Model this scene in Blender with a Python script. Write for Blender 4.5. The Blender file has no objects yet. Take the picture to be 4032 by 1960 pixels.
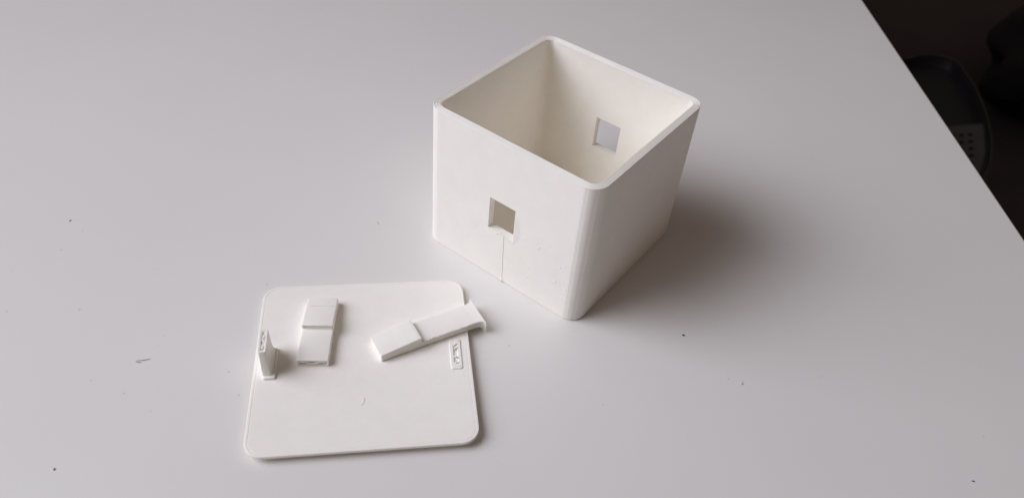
import bpy, bmesh, math, random
from mathutils import Matrix, Vector, noise

random.seed(7)
MM = 0.001
S = bpy.context.scene
COL = S.collection

# ------------------------------------------------------------------ camera
cam = bpy.data.cameras.new("camera")
cam.sensor_width = 36.0
cam.lens = 3132.39 / 4032 * 36.0
cam.clip_start, cam.clip_end = 0.01, 30.0
cam.dof.use_dof = True
cam.dof.focus_distance = 0.226
cam.dof.aperture_fstop = 21.0
camo = bpy.data.objects.new("camera", cam)
COL.objects.link(camo)
R = Matrix(((0.61076, 0.50866, -0.60682), (-0.7884, 0.46171, -0.4065), (0.0734, 0.7267, 0.68302)))
camo.matrix_world = Matrix.Translation(Vector((-175.761, -102.355, 180.0)) * MM) @ R.to_4x4()
S.camera = camo

# ------------------------------------------------------------------ room light
w = bpy.data.worlds.new("World")
S.world = w
w.use_nodes = True
bg = w.node_tree.nodes["Background"]
bg.inputs[0].default_value = (1.0, 0.766, 0.667, 1)
bg.inputs[1].default_value = 0.109

la = bpy.data.lights.new("window_light", 'AREA')
la.shape = 'RECTANGLE'
la.size, la.size_y = 0.95, 1.05
la.energy = 3.42
la.spread = math.radians(70)
la.color = (0.98, 1.0, 1.12)
lo = bpy.data.objects.new("window_light", la)
COL.objects.link(lo)
lo.location = (-0.652, 0.646, 0.727)
lo.rotation_euler = (Vector((-0.11, 0.0, 0.02)) - Vector(lo.location)).to_track_quat('-Z', 'Y').to_euler()

S.view_settings.view_transform = 'Standard'
S.view_settings.look = 'None'
S.view_settings.exposure = 0.0
S.view_settings.gamma = 1.0
S.view_settings.use_curve_mapping = False
S.render.engine = 'CYCLES'
S.cycles.max_bounces = 12
S.cycles.diffuse_bounces = 8
S.cycles.use_denoising = True


# ------------------------------------------------------------------ materials
def new_mat(name, base, rough=0.5, spec=0.5):
    m = bpy.data.materials.new(name)
    m.use_nodes = True
    b = m.node_tree.nodes["Principled BSDF"]
    b.inputs["Base Color"].default_value = (*base, 1)
    b.inputs["Roughness"].default_value = rough
    b.inputs["Specular IOR Level"].default_value = spec
    return m, m.node_tree, b


def N(nt, kind, **kw):
    n = nt.nodes.new(kind)
    for k, v in kw.items():
        if k in n.inputs.keys():
            n.inputs[k].default_value = v
        else:
            setattr(n, k, v)
    return n


def plastic(name, base, diag=0.0, layers=0.0, sss=(0.15, 0.0010)):
    """White printed plastic: slight mottling of the filament, fine relief of the print lines."""
    m, nt, b = new_mat(name, base, 0.42, 0.4)
    tc = N(nt, 'ShaderNodeTexCoord')
    no = N(nt, 'ShaderNodeTexNoise', Scale=160.0, Detail=4.0, Roughness=0.6)
    nt.links.new(tc.outputs['Object'], no.inputs['Vector'])
    mr = N(nt, 'ShaderNodeMapRange')
    mr.inputs[1].default_value, mr.inputs[2].default_value = 0.3, 0.7
    mr.inputs[3].default_value, mr.inputs[4].default_value = 0.975, 1.01
    nt.links.new(no.outputs['Fac'], mr.inputs[0])
    mx = N(nt, 'ShaderNodeMix', data_type='RGBA', blend_type='MULTIPLY')
    mx.inputs[0].default_value = 1.0
    mx.inputs[6].default_value = (*base, 1)
    nt.links.new(mr.outputs[0], mx.inputs[7])
    nt.links.new(mx.outputs[2], b.inputs['Base Color'])
    bump_in = None
    n2 = N(nt, 'ShaderNodeTexNoise', Scale=420.0, Detail=3.0, Roughness=0.55)
    nt.links.new(tc.outputs['Object'], n2.inputs['Vector'])
    bp = N(nt, 'ShaderNodeBump', Strength=0.12, Distance=0.0003)
    nt.links.new(n2.outputs['Fac'], bp.inputs['Height'])
    last = bp
    if diag:
        mp = N(nt, 'ShaderNodeMapping')
        mp.inputs['Rotation'].default_value = (0, 0, math.radians(45))
        nt.links.new(tc.outputs['Object'], mp.inputs['Vector'])
        wv = N(nt, 'ShaderNodeTexWave', Scale=1.0, Distortion=0.6)
        wv.bands_direction = 'X'
        wv.inputs['Scale'].default_value = 420.0
        nt.links.new(mp.outputs[0], wv.inputs['Vector'])
        b2 = N(nt, 'ShaderNodeBump', Strength=diag, Distance=0.0002)
        nt.links.new(wv.outputs['Fac'], b2.inputs['Height'])
        nt.links.new(last.outputs[0], b2.inputs['Normal'])
        last = b2
    if layers:
        wv = N(nt, 'ShaderNodeTexWave', Scale=1.0, Distortion=0.4)
        wv.bands_direction = 'Z'
        wv.inputs['Scale'].default_value = 500.0
        nt.links.new(tc.outputs['Object'], wv.inputs['Vector'])
        b2 = N(nt, 'ShaderNodeBump', Strength=layers, Distance=0.0002)
        nt.links.new(wv.outputs['Fac'], b2.inputs['Height'])
        nt.links.new(last.outputs[0], b2.inputs['Normal'])
        last = b2
    nt.links.new(last.outputs[0], b.inputs['Normal'])
    b.inputs["Subsurface Weight"].default_value = sss[0]
    b.inputs["Subsurface Radius"].default_value = (1.0, 0.62, 0.4)
    b.inputs["Subsurface Scale"].default_value = sss[1]
    return m


PLA = (0.967, 0.934, 0.862)
M_box = plastic("white_printed_plastic", PLA, layers=0.05, sss=(0.2, 0.0014))
M_lid = plastic("white_printed_lid_plastic", PLA, diag=0.10)
M_bit = plastic("white_printed_fragment_plastic", PLA)
M_blob = plastic("white_filament", PLA, sss=(0.0, 0.001))


def table_mat():
    m, nt, b = new_mat("white_laminate", (0.80, 0.757, 0.715), 0.40, 0.4)
    tc = N(nt, 'ShaderNodeTexCoord')
    no = N(nt, 'ShaderNodeTexNoise', Scale=14.0, Detail=5.0, Roughness=0.55)
    nt.links.new(tc.outputs['Object'], no.inputs['Vector'])
    cr = N(nt, 'ShaderNodeValToRGB')
    cr.color_ramp.elements[0].position, cr.color_ramp.elements[1].position = 0.3, 0.7
    cr.color_ramp.elements[0].color = (0.775, 0.755, 0.722, 1)
    cr.color_ramp.elements[1].color = (0.80, 0.78, 0.742, 1)
    nt.links.new(no.outputs['Fac'], cr.inputs[0])
    nt.links.new(cr.outputs[0], b.inputs['Base Color'])
    n2 = N(nt, 'ShaderNodeTexNoise', Scale=900.0, Detail=2.0)
    nt.links.new(tc.outputs['Object'], n2.inputs['Vector'])
    bp = N(nt, 'ShaderNodeBump', Strength=0.06, Distance=0.0002)
    nt.links.new(n2.outputs['Fac'], bp.inputs['Height'])
    nt.links.new(bp.outputs[0], b.inputs['Normal'])
    return m


def noisy_dark(name, c0, c1, scale, rough, bump=0.3, dist=0.002):
    m, nt, b = new_mat(name, c0, rough, 0.3)
    tc = N(nt, 'ShaderNodeTexCoord')
    no = N(nt, 'ShaderNodeTexNoise', Scale=scale, Detail=5.0, Roughness=0.6)
    nt.links.new(tc.outputs['Object'], no.inputs['Vector'])
    cr = N(nt, 'ShaderNodeValToRGB')
    cr.color_ramp.elements[0].position, cr.color_ramp.elements[1].position = 0.32, 0.68
    cr.color_ramp.elements[0].color = (*c0, 1)
    cr.color_ramp.elements[1].color = (*c1, 1)
    nt.links.new(no.outputs['Fac'], cr.inputs[0])
    nt.links.new(cr.outputs[0], b.inputs['Base Color'])
    n2 = N(nt, 'ShaderNodeTexNoise', Scale=scale * 12, Detail=3.0)
    nt.links.new(tc.outputs['Object'], n2.inputs['Vector'])
    bp = N(nt, 'ShaderNodeBump', Strength=bump, Distance=dist)
    nt.links.new(n2.outputs['Fac'], bp.inputs['Height'])
    nt.links.new(bp.outputs[0], b.inputs['Normal'])
    return m


M_table = table_mat()
M_floor = noisy_dark("dark_floor", (0.034, 0.027, 0.031), (0.060, 0.046, 0.051), 3.0, 0.75)
M_chair = noisy_dark("black_chair_shell", (0.006, 0.005, 0.007), (0.010, 0.0085, 0.012), 10.0, 0.55, 0.15, 0.001)
M_panel = noisy_dark("grey_perforated_plastic", (0.045, 0.041, 0.045), (0.062, 0.056, 0.060), 16.0, 0.6, 0.1, 0.001)
M_rim = noisy_dark("dark_rim", (0.016, 0.014, 0.016), (0.024, 0.020, 0.023), 16.0, 0.4, 0.1, 0.001)
M_bag = noisy_dark("black_cloth", (0.005, 0.004, 0.006), (0.011, 0.009, 0.012), 6.0, 0.9)
M_dirt = noisy_dark("dark_crumb", (0.05, 0.045, 0.042), (0.12, 0.11, 0.10), 900.0, 0.8)
M_grey = noisy_dark("grey_crumb", (0.50, 0.48, 0.46), (0.64, 0.62, 0.59), 900.0, 0.7)


# ------------------------------------------------------------------ helpers (all lengths in millimetres)
def mesh_obj(name, verts, faces, mat, parent=None, smooth=False):
    me = bpy.data.meshes.new(name)
    me.from_pydata([(v[0] * MM, v[1] * MM, v[2] * MM) for v in verts], [], faces)
    bm = bmesh.new()
    bm.from_mesh(me)
    bmesh.ops.recalc_face_normals(bm, faces=bm.faces)
    bm.to_mesh(me)
    bm.free()
    me.materials.append(mat)
    if smooth:
        for p in me.polygons:
            p.use_smooth = True
        if smooth is not True:
            me.set_sharp_from_angle(angle=math.radians(smooth))
    o = bpy.data.objects.new(name, me)
    COL.objects.link(o)
    if parent:
        o.parent = parent
    return o


def tag(o, label=None, cat=None, group=None, kind=None):
    if label: o['label'] = label
    if cat: o['category'] = cat
    if group: o['group'] = group
    if kind: o['kind'] = kind
    return o


def thing(name, label, cat, loc=(0, 0, 0), rot=(0, 0, 0), group=None):
    o = bpy.data.objects.new(name, None)
    o.empty_display_size = 0.01
    COL.objects.link(o)
    o.location = Vector(loc) * MM
    o.rotation_euler = rot
    return tag(o, label, cat, group)


def arc_rect(hx, hy, r, n=10, xs=(), ys=(), uneven=0.0):
    """Rounded rectangle, anticlockwise from the +x+y corner; xs / ys add points on the straight sides."""
    pts = []
    for k, (sx, sy) in enumerate(((1, 1), (-1, 1), (-1, -1), (1, -1))):
        cx, cy = sx * (hx - r), sy * (hy - r)
        for i in range(n + 1):
            a = math.pi / 2 * (k + (i + (uneven * math.sin(i * 2.4 + k) if 0 < i < n else 0)) / n)
            pts.append((cx + r * math.cos(a), cy + r * math.sin(a)))
        if k == 0: pts += [(x, hy) for x in sorted(xs, reverse=True)]
        if k == 1: pts += [(-hx, y) for y in sorted(ys, reverse=True)]
        if k == 2: pts += [(x, -hy) for x in sorted(xs)]
        if k == 3: pts += [(hx, y) for y in sorted(ys)]
    return pts


def rrect(w, h, r=0.25, n=3):
    """Small rounded rectangle centred on 0, as (a, b) pairs."""
    return arc_rect(w / 2, h / 2, min(r, w / 2.01, h / 2.01), n)


def loft(rings, cap0=True, cap1=True):
    """rings: list of equal-length point lists -> (verts, faces)"""
    V, F = [], []
    n = len(rings[0])
    for r in rings: V += [tuple(p) for p in r]
    for k in range(len(rings) - 1):
        for i in range(n):
            j = (i + 1) % n
            F.append((k * n + i, k * n + j, (k + 1) * n + j, (k + 1) * n + i))
    if cap0: F.append(tuple(range(n))[::-1])
    if cap1: F.append(tuple((len(rings) - 1) * n + i for i in range(n)))
    return V, F


def merge(*vf):
    V, F = [], []
    for v, f in vf:
        o = len(V)
        V += v
        F += [tuple(i + o for i in g) for g in f]
    return V, F


def tube(path, r, n=6, taper=True):
    """Thin round strand along a list of points."""
    rings = []
    for i, p in enumerate(path):
        p = Vector(p)
        a = Vector(path[max(i - 1, 0)])
        b = Vector(path[min(i + 1, len(path) - 1)])
        t = (b - a).normalized()
        u = t.orthogonal().normalized()
        v = t.cross(u)
        rr = r * (0.45 if taper and i in (0, len(path) - 1) else 1.0)
        rings.append([p + (u * math.cos(2 * math.pi * k / n) + v * math.sin(2 * math.pi * k / n)) * rr for k in range(n)])
    return loft(rings)


def lump(c, r, squash=(1, 1, 1), seed=0.0, sub=2):
    """Irregular little lump (an uneven icosphere)."""
    bm = bmesh.new()
    bmesh.ops.create_icosphere(bm, subdivisions=sub, radius=1.0)
    V = []
    for v in bm.verts:
        k = 1 + 0.45 * noise.noise(v.co * 1.7 + Vector((seed, seed * 1.3, 0)))
        V.append((c[0] + v.co.x * r * k * squash[0], c[1] + v.co.y * r * k * squash[1], c[2] + v.co.z * r * k * squash[2]))
    F = [tuple(v.index for v in f.verts) for f in bm.faces]
    bm.free()
    return V, F


# ------------------------------------------------------------------ table and floor
def build_table():
    # right edge runs through two points measured on the table plane; the top spreads away from it
    P0, P1 = Vector((264.45, -15.88, 0)), Vector((114.08, -129.51, 0))
    d = (P1 - P0).normalized()              # along the edge, towards the viewer
    n = Vector((d.y, -d.x, 0))              # away from the edge, onto the table
    if n.dot(Vector((0, 0, 0)) - P0) < 0: n = -n
    o = P0 - d * 620
    L, W, T, rb = 1500.0, 800.0, 26.0, 1.3
    prof = [(rb * (1 - math.sin(a)), -rb * (1 - math.cos(a))) for a in [math.pi / 2 * k / 6 for k in range(7)]]  # (inset, z)
    V, rings = [], []
    def ring(inset, z):
        c = [o + d * inset + n * inset, o + d * (L - inset) + n * inset,
             o + d * (L - inset) + n * (W - inset), o + d * inset + n * (W - inset)]
        return [(p.x, p.y, z) for p in c]
    rings = [ring(rb, -T), ring(0, -T + rb)]
    for ins, z in reversed(prof):
        rings.append(ring(ins, z))
    V, F = loft(rings)
    t = mesh_obj("table", V, F, M_table, smooth=30)
    tag(t, "smooth white table top carrying all the printed parts, its edge cutting across the upper right", "table")

build_table()
fl = mesh_obj("floor", [(-4000, -4000, -730), (5000, -4000, -730), (5000, 5000, -730), (-4000, 5000, -730)], [(0, 1, 2, 3)], M_floor)
tag(fl, kind='structure')


# ------------------------------------------------------------------ open box
A, H, T = 30.0, 51.4, 2.45
WY = (-4.65, 4.85)
WZ = (19.1, 30.85)

def build_box():
    root = thing("storage_box", "open white 3D-printed box with square window holes, standing beside its lid", "box")
    r, n = 4.9, 9
    outer = lambda off, z: [(x, y, z) for x, y in ring_pts(off)]
    def ring_pts(off):
        rr = max(r - off, 0.22)
        return arc_rect(A - off, A - off, rr, n, ys=(WY[0], -1.0, 1.0, WY[1]), uneven=0.28)
    npt = len(ring_pts(0))
    # index of the points that bound the holes on the -x and +x sides
    pts = ring_pts(0)
    def span(sx):
        ids = [i for i, (x, y) in enumerate(pts) if abs(x - sx * A) < 1e-6 and abs(y) < 5]
        return ids
    holes = {}
    for sx in (-1, 1):
        ids = span(sx)
        holes[sx] = ids
    skip = set()
    for sx in (-1, 1):
        ids = holes[sx]
        for a, b in zip(ids[:-1], ids[1:]): skip.add(a)
    V, F = [], []
    def wall(levels, hole_level):
        base = len(V)
        for off, z in levels:
            V.extend(outer(off, z))
        for k in range(len(levels) - 1):
            for i in range(npt):
                if k == hole_level and i in skip: continue
                j = (i + 1) % npt
                F.append((base + k * npt + i, base + k * npt + j, base + (k + 1) * npt + j, base + (k + 1) * npt + i))
        return base
    lev_o = [(0.55, 0.0), (0.12, 0.25), (0.0, 0.7), (0.0, WZ[0]), (0.0, WZ[1]), (0.0, H - 0.45)]
    lev_i = [(T, 2.0), (T, WZ[0]), (T, WZ[1]), (T, H - 0.45)]
    bo = wall(lev_o, 3)
    bi = wall(lev_i, 1)
    F.append(tuple(bo + i for i in range(npt)))
    F.append(tuple(bi + i for i in range(npt)))
    # tunnels through the two walls
    for sx in (-1, 1):
        ids = holes[sx]
        lo_o, hi_o = bo + 3 * npt, bo + 4 * npt
        lo_i, hi_i = bi + 1 * npt, bi + 2 * npt
        for a, b in zip(ids[:-1], ids[1:]):
            F.append((lo_o + a, lo_o + b, lo_i + b, lo_i + a))
            F.append((hi_o + a, hi_o + b, hi_i + b, hi_i + a))
        for e in (ids[0], ids[-1]):
            F.append((lo_o + e, hi_o + e, hi_i + e, lo_i + e))
    body = mesh_obj("body", V, F, M_box, root)
    # rim: concentric print lines with shallow grooves between them
    offs = [(0.0, H - 0.45), (0.0, H - 0.2)]
    nb = 6
    for k in range(nb):              # six extruded beads side by side, rounded on top
        w0 = T / nb * k
        for u, dz in ((0.06, -0.16), (0.22, -0.03), (0.5, 0.0), (0.78, -0.03), (0.94, -0.16)):
            offs.append((w0 + T / nb * u, H + dz - 0.03 * (k % 2)))
    offs += [(T, H - 0.2), (T, H - 0.45)]
    rings = []
    for off, z in offs:
        rg = []
        for x, y, zz in outer(off, z):
            wob = 0.07 * noise.noise(Vector((x * 0.3, y * 0.3, off * 3)))
            rg.append((x, y, zz + (wob if z > H - 0.3 else 0)))
        rings.append(rg)
    V2, F2 = loft(rings, False, False)
    mesh_obj("rim", V2, F2, M_box, root)
    # raised seam under the near window
    path = []
    for k in range(24):
        t = k / 23
        path.append((-A + 0.1 + 0.05 * noise.noise(Vector((t * 9, 3, 0))), -1.15 - 0.75 * t + 0.14 * noise.noise(Vector((t * 9, 0, 0))), 18.6 - 18.2 * t))
    sv = tube(path, 0.22, 8)
    mesh_obj("seam", *sv, M_blob, root, smooth=True)
    # blobs and loose ends of filament on the near wall
    parts = []
    for k in range(5):       # faint print ridges beside the window
        y = -4.95 - 0.42 * k
        parts.append(tube([(-A + 0.09, y + 0.03 * noise.noise(Vector((k, q * 0.8, 0))), 16.0 + 1.0 * k + q * (14.5 - 1.6 * k) / 9) for q in range(10)], 0.13, 6))
    parts.append(lump((-A, -1.2, 18.7), 0.3, (0.7, 1, 1.2), 9.0))
    parts.append(lump((-A, -1.9, 0.7), 0.4, (0.6, 1.5, 1.1), 9.5))
    for k in range(90):
        y = random.uniform(-25, 25)
        z = random.uniform(1.5, 27)
        if WY[0] - 0.5 < y < WY[1] + 0.5 and z > WZ[0] - 1: continue
        if random.random() < 0.55 and y > -10: continue
        rr = random.uniform(0.09, 0.27)
        parts.append(lump((-A, y, z), rr, (0.7, random.uniform(0.8, 2.0), random.uniform(0.7, 1.3)), k, 1))
    for k in range(26):      # ragged lower lip of the window
        y = random.uniform(*WY)
        parts.append(lump((-A + random.uniform(-0.05, 0.5), y, WZ[0] - random.uniform(0.0, 0.6)), random.uniform(0.14, 0.36), (0.8, 1.6, 0.7), 50 + k, 1))
    for k in range(12):      # ragged lip of the far window
        y = random.uniform(*WY)
        parts.append(lump((A - T - random.uniform(-0.3, 0.05), y, WZ[0] - random.uniform(0, 0.4)), random.uniform(0.1, 0.26), (0.8, 1.6, 0.7), 80 + k, 1))
    for k in range(18):      # first layer squeezed out along the foot
        y = random.uniform(-24, 24)
        parts.append(lump((-A + 0.25, y, random.uniform(0.1, 0.4)), random.uniform(0.12, 0.3), (0.8, 2.6, 0.6), 110 + k, 1))
    for k in range(14):      # pimples inside the far wall and the rim
        parts.append(lump((A - T, random.uniform(-24, 22), random.uniform(24, 49)), random.uniform(0.06, 0.16), (0.7, 1.2, 1), 140 + k, 1))
    b = mesh_obj("filament_blob", *merge(*parts), M_blob, root, smooth=True)
    tag(b, kind='stuff')

build_box()


# ------------------------------------------------------------------ lid with its two snap-tab roots
LID_LOC, LID_ROT = (-81.24, 6.85, 2.086), (-0.0133, 0.0038, -0.783)
TH = 1.0
LA = 29.88

def lift(x, y):
    u = max(0.0, (x / 30 - y / 30) / 2)
    return 0.35 * u * u

def build_lid():
    root = thing("box_lid", "flat square white lid with rounded corners lying on the table, one short upright tab left", "lid", LID_LOC, LID_ROT)
    n = 12
    offs = [(2.9, -TH - 0.74), (2.75, -TH - 0.7), (2.7, -TH), (0.15, -TH), (0.0, -TH + 0.15), (0.0, -0.22), (0.14, -0.03), (0.75, 0.0), (0.86, -0.09), (0.97, -0.01)]
    offs += [(k, 0.0) for k in (2.2, LA - 26.25, LA - 25.05, 6.5, 9, 12, 15, 18, 21, 24, 27, 29)]
    rings = []
    for off, z in offs:
        pts = arc_rect(LA - off, LA - off, max(4.9 - off, 0.4 if off < 28 else 0.1), n, ys=(-3.6, 3.4) if off < 24 else (-0.1, 0.1))
        rings.append([(x, y, z + lift(x, y)) for x, y in pts])
    V, F = loft(rings)
    def in_slot(f):
        c = [sum(V[i][q] for i in f) / len(f) for q in range(3)]
        return len(f) == 4 and 25.05 < c[0] < 26.25 and abs(c[1]) < 0.5 and c[2] > -0.3
    F = [f for f in F if not in_slot(f)]
    mesh_obj("plate", V, F, M_lid, root, smooth=35)

    # left: root block and the snapped tab still standing on it
    def block(cx, cy, wx, wy, z0, z1, hole=None, edge=0.3):
        rg = [[(cx + x, cy + y, z0) for x, y in rrect(wx + edge, wy + edge, 0.5)],
              [(cx + x, cy + y, z0 + (0.3 if z1 - z0 > 0.5 else 0.1)) for x, y in rrect(wx, wy, 0.45)],
              [(cx + x, cy + y, z1 - 0.12) for x, y in rrect(wx, wy, 0.45)],
              [(cx + x, cy + y, z1) for x, y in rrect(wx - 0.24, wy - 0.24, 0.4)]]
        if hole:
            hx, hy, dep = hole
            rg.append([(cx + x, cy + y, z1 - 0.01) for x, y in rrect(hx + 0.2, hy + 0.2, 0.3)])
            rg.append([(cx + x, cy + y, z1 - 0.2) for x, y in rrect(hx, hy, 0.25)])
            rg.append([(cx + x, cy + y, z1 - dep) for x, y in rrect(hx, hy, 0.25)])
        return loft(rg, cap1=not hole)

    tab = mesh_obj("tab_root", *block(-25.4, -0.2, 3.2, 10.8, -0.02, 0.7, None, 0.12), M_lid, root, smooth=40)
    prof = [(0.7, 2.75, 9.9, 0.4), (1.1, 2.4, 9.6, 0.2), (1.9, 2.2, 9.35, 0.08), (3.4, 2.1, 9.1, 0.0), (9.3, 2.0, 8.3, 0.0), (9.55, 1.85, 8.1, 0.0)]
    rg = []
    for z, wx, wy, dx in prof:
        cx = -26.1 + dx * 0.9 - 0.02 * z
        rg.append([(cx + x, 0.15 + y, z + (0.09 * noise.noise(Vector((x, y, 2.2))) if z > 9 else 0)) for x, y in rrect(wx, wy, 0.3)])
    cx = -26.3
    for z, wx, wy in ((9.5, 1.05, 6.6), (9.35, 0.9, 6.3), (8.9, 0.85, 6.2)):
        rg.append([(cx + x, 0.15 + y, z) for x, y in rrect(wx, wy, 0.2)])
    up = mesh_obj("upright_tab", *loft(rg), M_lid, root, smooth=40)
    tag(up, "short upright tab snapped off at the top, showing its hollow infill")
    def zigzag(cx, y0, y1, z0, z1, wx, steps, r):
        vf = []
        pts = [(cx + (wx if k % 2 else -wx), y0 + (y1 - y0) * k / steps) for k in range(steps + 1)]
        for (xa, ya), (xb, yb) in zip(pts[:-1], pts[1:]):
            d = Vector((xb - xa, yb - ya, 0)).normalized()
            s = Vector((-d.y, d.x, 0)) * r
            q = [(xa + s.x, ya + s.y), (xb + s.x, yb + s.y), (xb - s.x, yb - s.y), (xa - s.x, ya - s.y)]
            vf.append(loft([[(x, y, z0) for x, y in q], [(x, y, z1) for x, y in q]]))
        return merge(*vf)
    mesh_obj("infill", *zigzag(cx, -2.5, 2.9, 8.92, 9.4, 0.4, 3, 0.3), M_lid, up)

    # right: the root where the other tab broke away
    zr = lift(25.7, 0)
    stub = mesh_obj("tab_root", *block(25.65, -0.1, 3.2, 10.8, zr - 0.08, zr + 0.3, (1.2, 7.0, 0.42), 0.1), M_lid, root, smooth=40)
    tag(stub, "broken tab root with open infill near the right edge of the lid")
    zt = zr + 0.22
    fr = [tube([(25.0, 1.0, zt), (25.6, 1.7, zt + 0.1), (26.4, 2.3, zt)], 0.26),
          tube([(25.0, -1.3, zt), (25.7, -1.1, zt + 0.1), (26.4, -1.9, zt)], 0.26),
          tube([(25.0, 2.9, zt), (25.9, 3.6, zt + 0.05), (26.4, 3.3, zt)], 0.26),
          tube([(24.9, -3.6, zt), (25.5, -3.4, zt + 0.05), (26.4, -3.3, zt)], 0.26)]
    for k in range(5):           # torn, lumpy lip round the opening
        sx = random.choice((-1, 1))
        fr.append(lump((25.65 + sx * random.uniform(0.6, 1.4), random.uniform(-5.0, 4.8), zr + 0.25), random.uniform(0.1, 0.26), (0.9, 1.7, 0.5), 30 + k, 1))
    mesh_obj("infill", *merge(*fr), M_blob, stub, smooth=True)
    return root

build_lid()
LM = Matrix.Translation(Vector(LID_LOC)) @ (Matrix.Rotation(LID_ROT[2], 4, 'Z') @ Matrix.Rotation(LID_ROT[1], 4, 'Y') @ Matrix.Rotation(LID_ROT[0], 4, 'X'))


# ------------------------------------------------------------------ the two broken-off snap tabs lying on the lid
def jit(k, s, a=0.04):
    return a * noise.noise(Vector((k * 1.7 + 11, s * 0.9, 0.3)))

def snap_tab(label, lid_xy, lid_rot, zoff, L, W, broken_end):
    """s runs from the hook tip (0) to the broken root (L); origin = tip corner on the lid."""
    root = thing("snap_tab", label, "clip", group="broken snap tabs lying on the lid")
    m = LM @ Matrix.Translation((lid_xy[0], lid_xy[1], zoff)) @ Matrix.Rotation(lid_rot, 4, 'Z')
    mm = m.copy()
    mm.translation *= MM
    root.matrix_world = mm
    TA, TB, SB = 2.35, 3.8, 12.2
    def sec(s, t, extra=0.0, drop=0.0, ins=0.0, r=0.28):
        w = W + 2 * extra - 2 * ins
        h = t + drop
        return [(s, a + W / 2, b + h / 2 - drop) for a, b in rrect(w, h, r, 4)]
    # arm
    ss = [SB - 0.35] + [SB + 0.6 * k for k in range(1, 200) if SB + 0.6 * k < L - 2.6]
    rg = [sec(s, TA - 0.02 + jit(1, s, 0.03), jit(2, s, 0.03) - 0.03) for s in ss]
    if broken_end == 'flared':
        for u in (0.0, 0.25, 0.5, 0.68, 0.82, 0.92, 1.0):
            s = L - 2.5 + 2.5 * u
            e = 1.35 * (1 - math.sqrt(max(0, 1 - u ** 2.2)))
            rg.append(sec(s, TA + 0.1 * u, e + jit(3, s, 0.05), 1.5 * (1 - math.sqrt(max(0, 1 - u ** 2.2)))))
        rg.append(sec(L + 0.12, TA - 0.1, 0.9, 0.6))
        arm = loft(rg)
    else:
        rg.append(sec(L - 0.08, TA, -0.03))
        rg.append(sec(L, TA, 0, 0, 0.12))
        ins = lambda s, q: [(s, a + W / 2, b + TA / 2) for a, b in rrect(W - 2 * q, TA - 1.3 * q, 0.2, 4)]
        rg += [ins(L - 0.02, 0.55), ins(L - 0.8, 0.62)]
        arm = loft(rg)
    a = mesh_obj("arm", *arm, M_bit, root, smooth=35)
    # hook: wedge rising from the tip to the step
    rg = []
    for k in range(21):
        s = SB * k / 20
        t = TA + (TB - TA) * min(1, (s / (SB - 1.2)))
        if k == 0: rg.append(sec(0.0, t, 0, 0, 0.18)); s = 0.15
        rg.append(sec(s, t + jit(5, s, 0.03), jit(6, s, 0.04)))
    if broken_end != 'flared':
        rg.append(sec(SB + 0.05, TB, 0, 0, 0.1))
        ins = lambda s, q: [(s, a + W / 2, b + (TA + TB) / 2) for a, b in rrect(W - 2 * q, TB - TA - 0.9 * q, 0.2, 4)]
        rg += [ins(SB + 0.03, 0.5), ins(SB - 0.2, 0.55)]
    else:
        rg.append(sec(SB + 0.08, TB, 0, 0, 0.1))
    h = mesh_obj("hook", *loft(rg), M_bit, root, smooth=35)
    if broken_end != 'flared':
        # a ridge where the printed ramp meets the flat of the hook, and strands in the open ends
        mesh_obj("print_line", *tube([(3.9 + 0.25 * noise.noise(Vector((k, 0, 5))), W * (0.06 + 0.88 * k / 9), TA + (TB - TA) * 3.9 / (SB - 1.2) + 0.06) for k in range(10)], 0.1), M_bit, h, smooth=True)
        wave = [(L - 0.15, 0.7 + (W - 1.4) * k / 16, TA / 2 + 0.45 * math.sin(k / 16 * math.pi * 3)) for k in range(17)]
        mesh_obj("infill", *tube(wave, 0.2), M_bit, a, smooth=True)
    else:
        parts = [lump((random.uniform(13, L - 1), random.choice((0.02, 0.06)), TA - random.uniform(0.0, 0.2)), random.uniform(0.12, 0.24), (1.6, 0.8, 0.7), 200 + k, 1) for k in range(16)]
        b = mesh_obj("filament_blob", *merge(*parts), M_blob, a, smooth=True)
        tag(b, kind='stuff')
    return root

snap_tab("long white snap tab with a flared broken end, overhanging the right edge of the lid", (4.76, -1.4), math.radians(21.4), 0.06, 32.2, 8.0, 'flared')
snap_tab("short white snap tab in two thickness steps, lying beside the upright tab", (-16.4, 22.5), math.radians(-94.7), 0.02, 23.85, 8.75, 'open')


# ------------------------------------------------------------------ crumbs and dust
def crumb(x, y, r, mat, label, squash=(1, 1, 0.7), seed=1.0, z=0.0):
    o = mesh_obj("crumb", *lump((0, 0, 0), r, squash, seed), mat, smooth=True)
    o.location = Vector((x, y, z + r * squash[2] * 0.75)) * MM
    o.rotation_euler.z = seed * 2.1
    tag(o, label, "crumb", "crumbs scattered on the table")

crumb(-10.98, -57.3, 0.36, M_dirt, "dark round crumb on the bare table right of the lid, below the box shadow", (1, 0.8, 0.7), 1.0)
crumb(-153.52, 40.08, 0.36, M_grey, "pale grey crumb near the bottom left corner of the table view", (1.1, 0.8, 0.5), 2.0)
crumb(-102.07, 119.56, 0.22, M_dirt, "tiny dark fleck alone on the left side of the table, level with the box window", (1.9, 0.7, 0.5), 3.0)
crumb(-4.13, -141.46, 0.24, M_dirt, "tiny dark fleck near the bottom right corner of the table view", (1.9, 0.7, 0.5), 4.0)


def strand(pts, r, mat, label, z=0.0):
    cx, cy = pts[0][0], pts[0][1]
    path = []
    P = [Vector((p[0] - cx, p[1] - cy, p[2])) for p in pts]
    for i in range(len(P) - 1):
        for k in range(5):
            path.append(P[i].lerp(P[i + 1], k / 5))
    path.append(P[-1])
    o = mesh_obj("filament_wisp", *tube(path, r, 6), mat, smooth=True)
    o.location = Vector((cx, cy, z)) * MM
    tag(o, label, "wisp", "thin wisps of filament")

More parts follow.
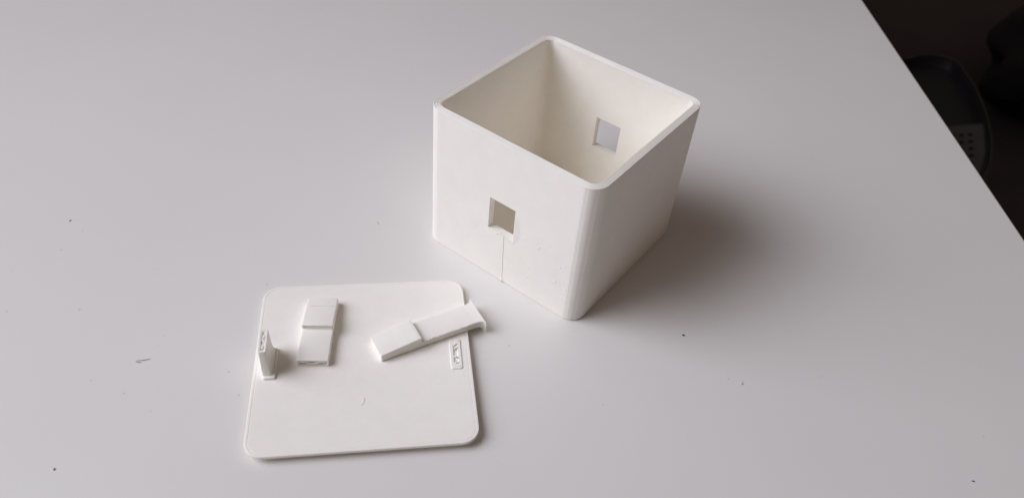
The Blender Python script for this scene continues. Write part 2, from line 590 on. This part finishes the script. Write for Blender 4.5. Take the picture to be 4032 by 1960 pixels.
strand([(-121.1, 53.0, 0.15), (-121.6, 53.6, 0.3), (-121.9, 54.2, 0.2), (-121.2, 54.0, 0.4), (-120.0, 53.0, 0.2), (-118.8, 52.2, 0.12)], 0.085, M_grey,
       "bent grey wisp of filament on the table left of the lid")
strand([(-36.2, 46.9, 0.12), (-36.4, 46.2, 0.3), (-37.0, 45.6, 0.12)], 0.07, M_grey, "short pale wisp of filament on the table left of the box's near wall")
q = [LM @ Vector(p) for p in ((-0.9, -13.2, 0.12), (-0.2, -13.6, 0.3), (-0.1, -14.6, 0.15), (-0.4, -15.4, 0.3), (-1.0, -15.9, 0.12))]
strand([tuple(p) for p in q], 0.06, M_bit, "curled pale wisp of filament lying on the bare near half of the lid")
strand([(-15.2, -78.6, 0.12), (-15.7, -79.3, 0.3), (-16.4, -79.3, 0.12)], 0.07, M_grey, "small grey wisp of filament on the table well to the right of the lid")

dust = []
for k in range(70):
    a, b = random.uniform(-0.05, 1.0), random.uniform(0, 1)
    x = -150 + 250 * a + random.uniform(-20, 20)
    y = 60 - 190 * a + 150 * b * random.uniform(-0.4, 1)
    if -36 < x < 36 and -36 < y < 36: continue
    p = LM.inverted() @ Vector((x, y, 0))
    if abs(p.x) < 32 and abs(p.y) < 32: continue
    rr = random.uniform(0.05, 0.17)
    dust.append(lump((x, y, rr * 0.2), rr, (random.uniform(1, 3.2), random.uniform(0.6, 1.4), 0.3), 300 + k, 1))
for (x, y, r) in ((12.88, -139.93, .2), (-121.14, 82.71, .2), (-107.7, 32.64, .2), (153.99, -45.12, .25), (62.02, -52.79, .16), (-110.8, 24.4, .18), (17.61, -35.78, .12)):
    dust.append(lump((x, y, r * 0.2), r, (1.8, 0.7, 0.35), x, 1))
tag(mesh_obj("dust", *merge(*dust), M_grey), "fine grey dust specks scattered over the white table", "dust", kind='stuff')


# ------------------------------------------------------------------ dark things below and beyond the table edge
def build_chair():
    root = thing("chair", "dark chair seen below the table edge, with a grey panel of round holes", "chair", (700, 0, -290))
    out = [(825.3, 20.2), (847.1, 12.9), (864.5, 0.4), (872.5, -14.8), (872, -31), (848.5, -45.2), (827.8, -60.4), (799.8, -75.5), (766.2, -90.7),
           (735.2, -101.9), (707.2, -110.4), (678.2, -116.1), (651.4, -119.0), (625, -117), (560, -60), (540, 30), (570, 120), (640, 160), (730, 140), (790, 70)]
    out = [(x - 700, y) for x, y in out]
    # smooth the outline (two passes of corner cutting)
    for _ in range(2):
        q = []
        for i in range(len(out)):
            a, b = Vector(out[i]), Vector(out[(i + 1) % len(out)])
            q += [tuple(a.lerp(b, .25)), tuple(a.lerp(b, .75))]
        out = q
    c = Vector((sum(p[0] for p in out) / len(out), sum(p[1] for p in out) / len(out)))
    def ring(k, z): return [((Vector(p) - c) * k + c).to_tuple() + (z,) for p in out]
    V, F = loft([ring(0.80, -70), ring(0.95, -60), ring(1.0, -30), ring(1.0, 0), ring(0.985, 7), ring(0.94, 8), ring(0.925, 2), ring(0.9, -2), ring(0.5, -4), ring(0.1, -4)])
    mesh_obj("shell", V, F, M_chair, root, smooth=50)
    V, F = loft([ring(1.004, 3), ring(1.012, 6), ring(1.004, 9.5), ring(0.985, 9.5), ring(0.98, 6)], False, False)
    mesh_obj("edge_band", V, F, M_rim, root, smooth=60)
    # perforated panel: cells with real holes
    o = Vector((717.0 - 700, -86.8, 6))
    du = Vector((-13.9, -3.75, 0))       # one row towards the viewer
    dv = Vector((-8.95, 7.4, 0))         # one column away from the rim
    V, F = [], []
    nh = 12
    for a in range(-1, 7):
        for b in range(-1, 5):
            hole = a >= 0 and b >= 0
            ctr = o + du * a + dv * b
            sq, ci, cb = [], [], []
            for k in range(nh):
                an = 2 * math.pi * (k + 0.5) / nh
                x, y = math.cos(an), math.sin(an)
                mxx = max(abs(x), abs(y))
                sq.append(ctr + du * (0.5 * x / mxx) + dv * (0.5 * y / mxx))
                ci.append(ctr + du * (0.24 * x) + dv * (0.33 * y))
                cb.append(ctr + du * (0.24 * x) + dv * (0.33 * y) - Vector((0, 0, 7)))
            bb = len(V)
            V += [tuple(p) for p in sq] + [tuple(p) for p in ci] + [tuple(p) for p in cb]
            for k in range(nh):
                j = (k + 1) % nh
                F.append((bb + k, bb + j, bb + nh + j, bb + nh + k))
                if hole: F.append((bb + nh + k, bb + nh + j, bb + 2 * nh + j, bb + 2 * nh + k))
            if not hole: F.append(tuple(bb + nh + k for k in range(nh)))
    mesh_obj("perforated_panel", V, F, M_panel, root)
    V, F = loft([[(-20 + r * math.cos(k * math.pi / 8), 10 + r * math.sin(k * math.pi / 8), z) for k in range(16)] for r, z in ((190, -440), (180, -425), (40, -400), (30, -69))])
    mesh_obj("pedestal", V, F, M_chair, root, smooth=40)

build_chair()

def build_bag():
    bm = bmesh.new()
    bmesh.ops.create_icosphere(bm, subdivisions=4, radius=1.0)
    V = []
    for v in bm.verts:
        k = 1 + 0.25 * noise.noise(v.co * 1.6) + 0.10 * noise.noise(v.co * 5)
        V.append((v.co.x * 330 * k, v.co.y * 160 * k, max(-100, v.co.z * 110 * k)))
    F = [tuple(v.index for v in f.verts) for f in bm.faces]
    bm.free()
    o = mesh_obj("bag", V, F, M_bag, smooth=True)
    o.location = Vector((1950, -190, -630)) * MM
    o.rotation_euler.z = -0.25
    tag(o, "black soft rumpled bag on the dark floor beyond the chair", "bag")

build_bag()
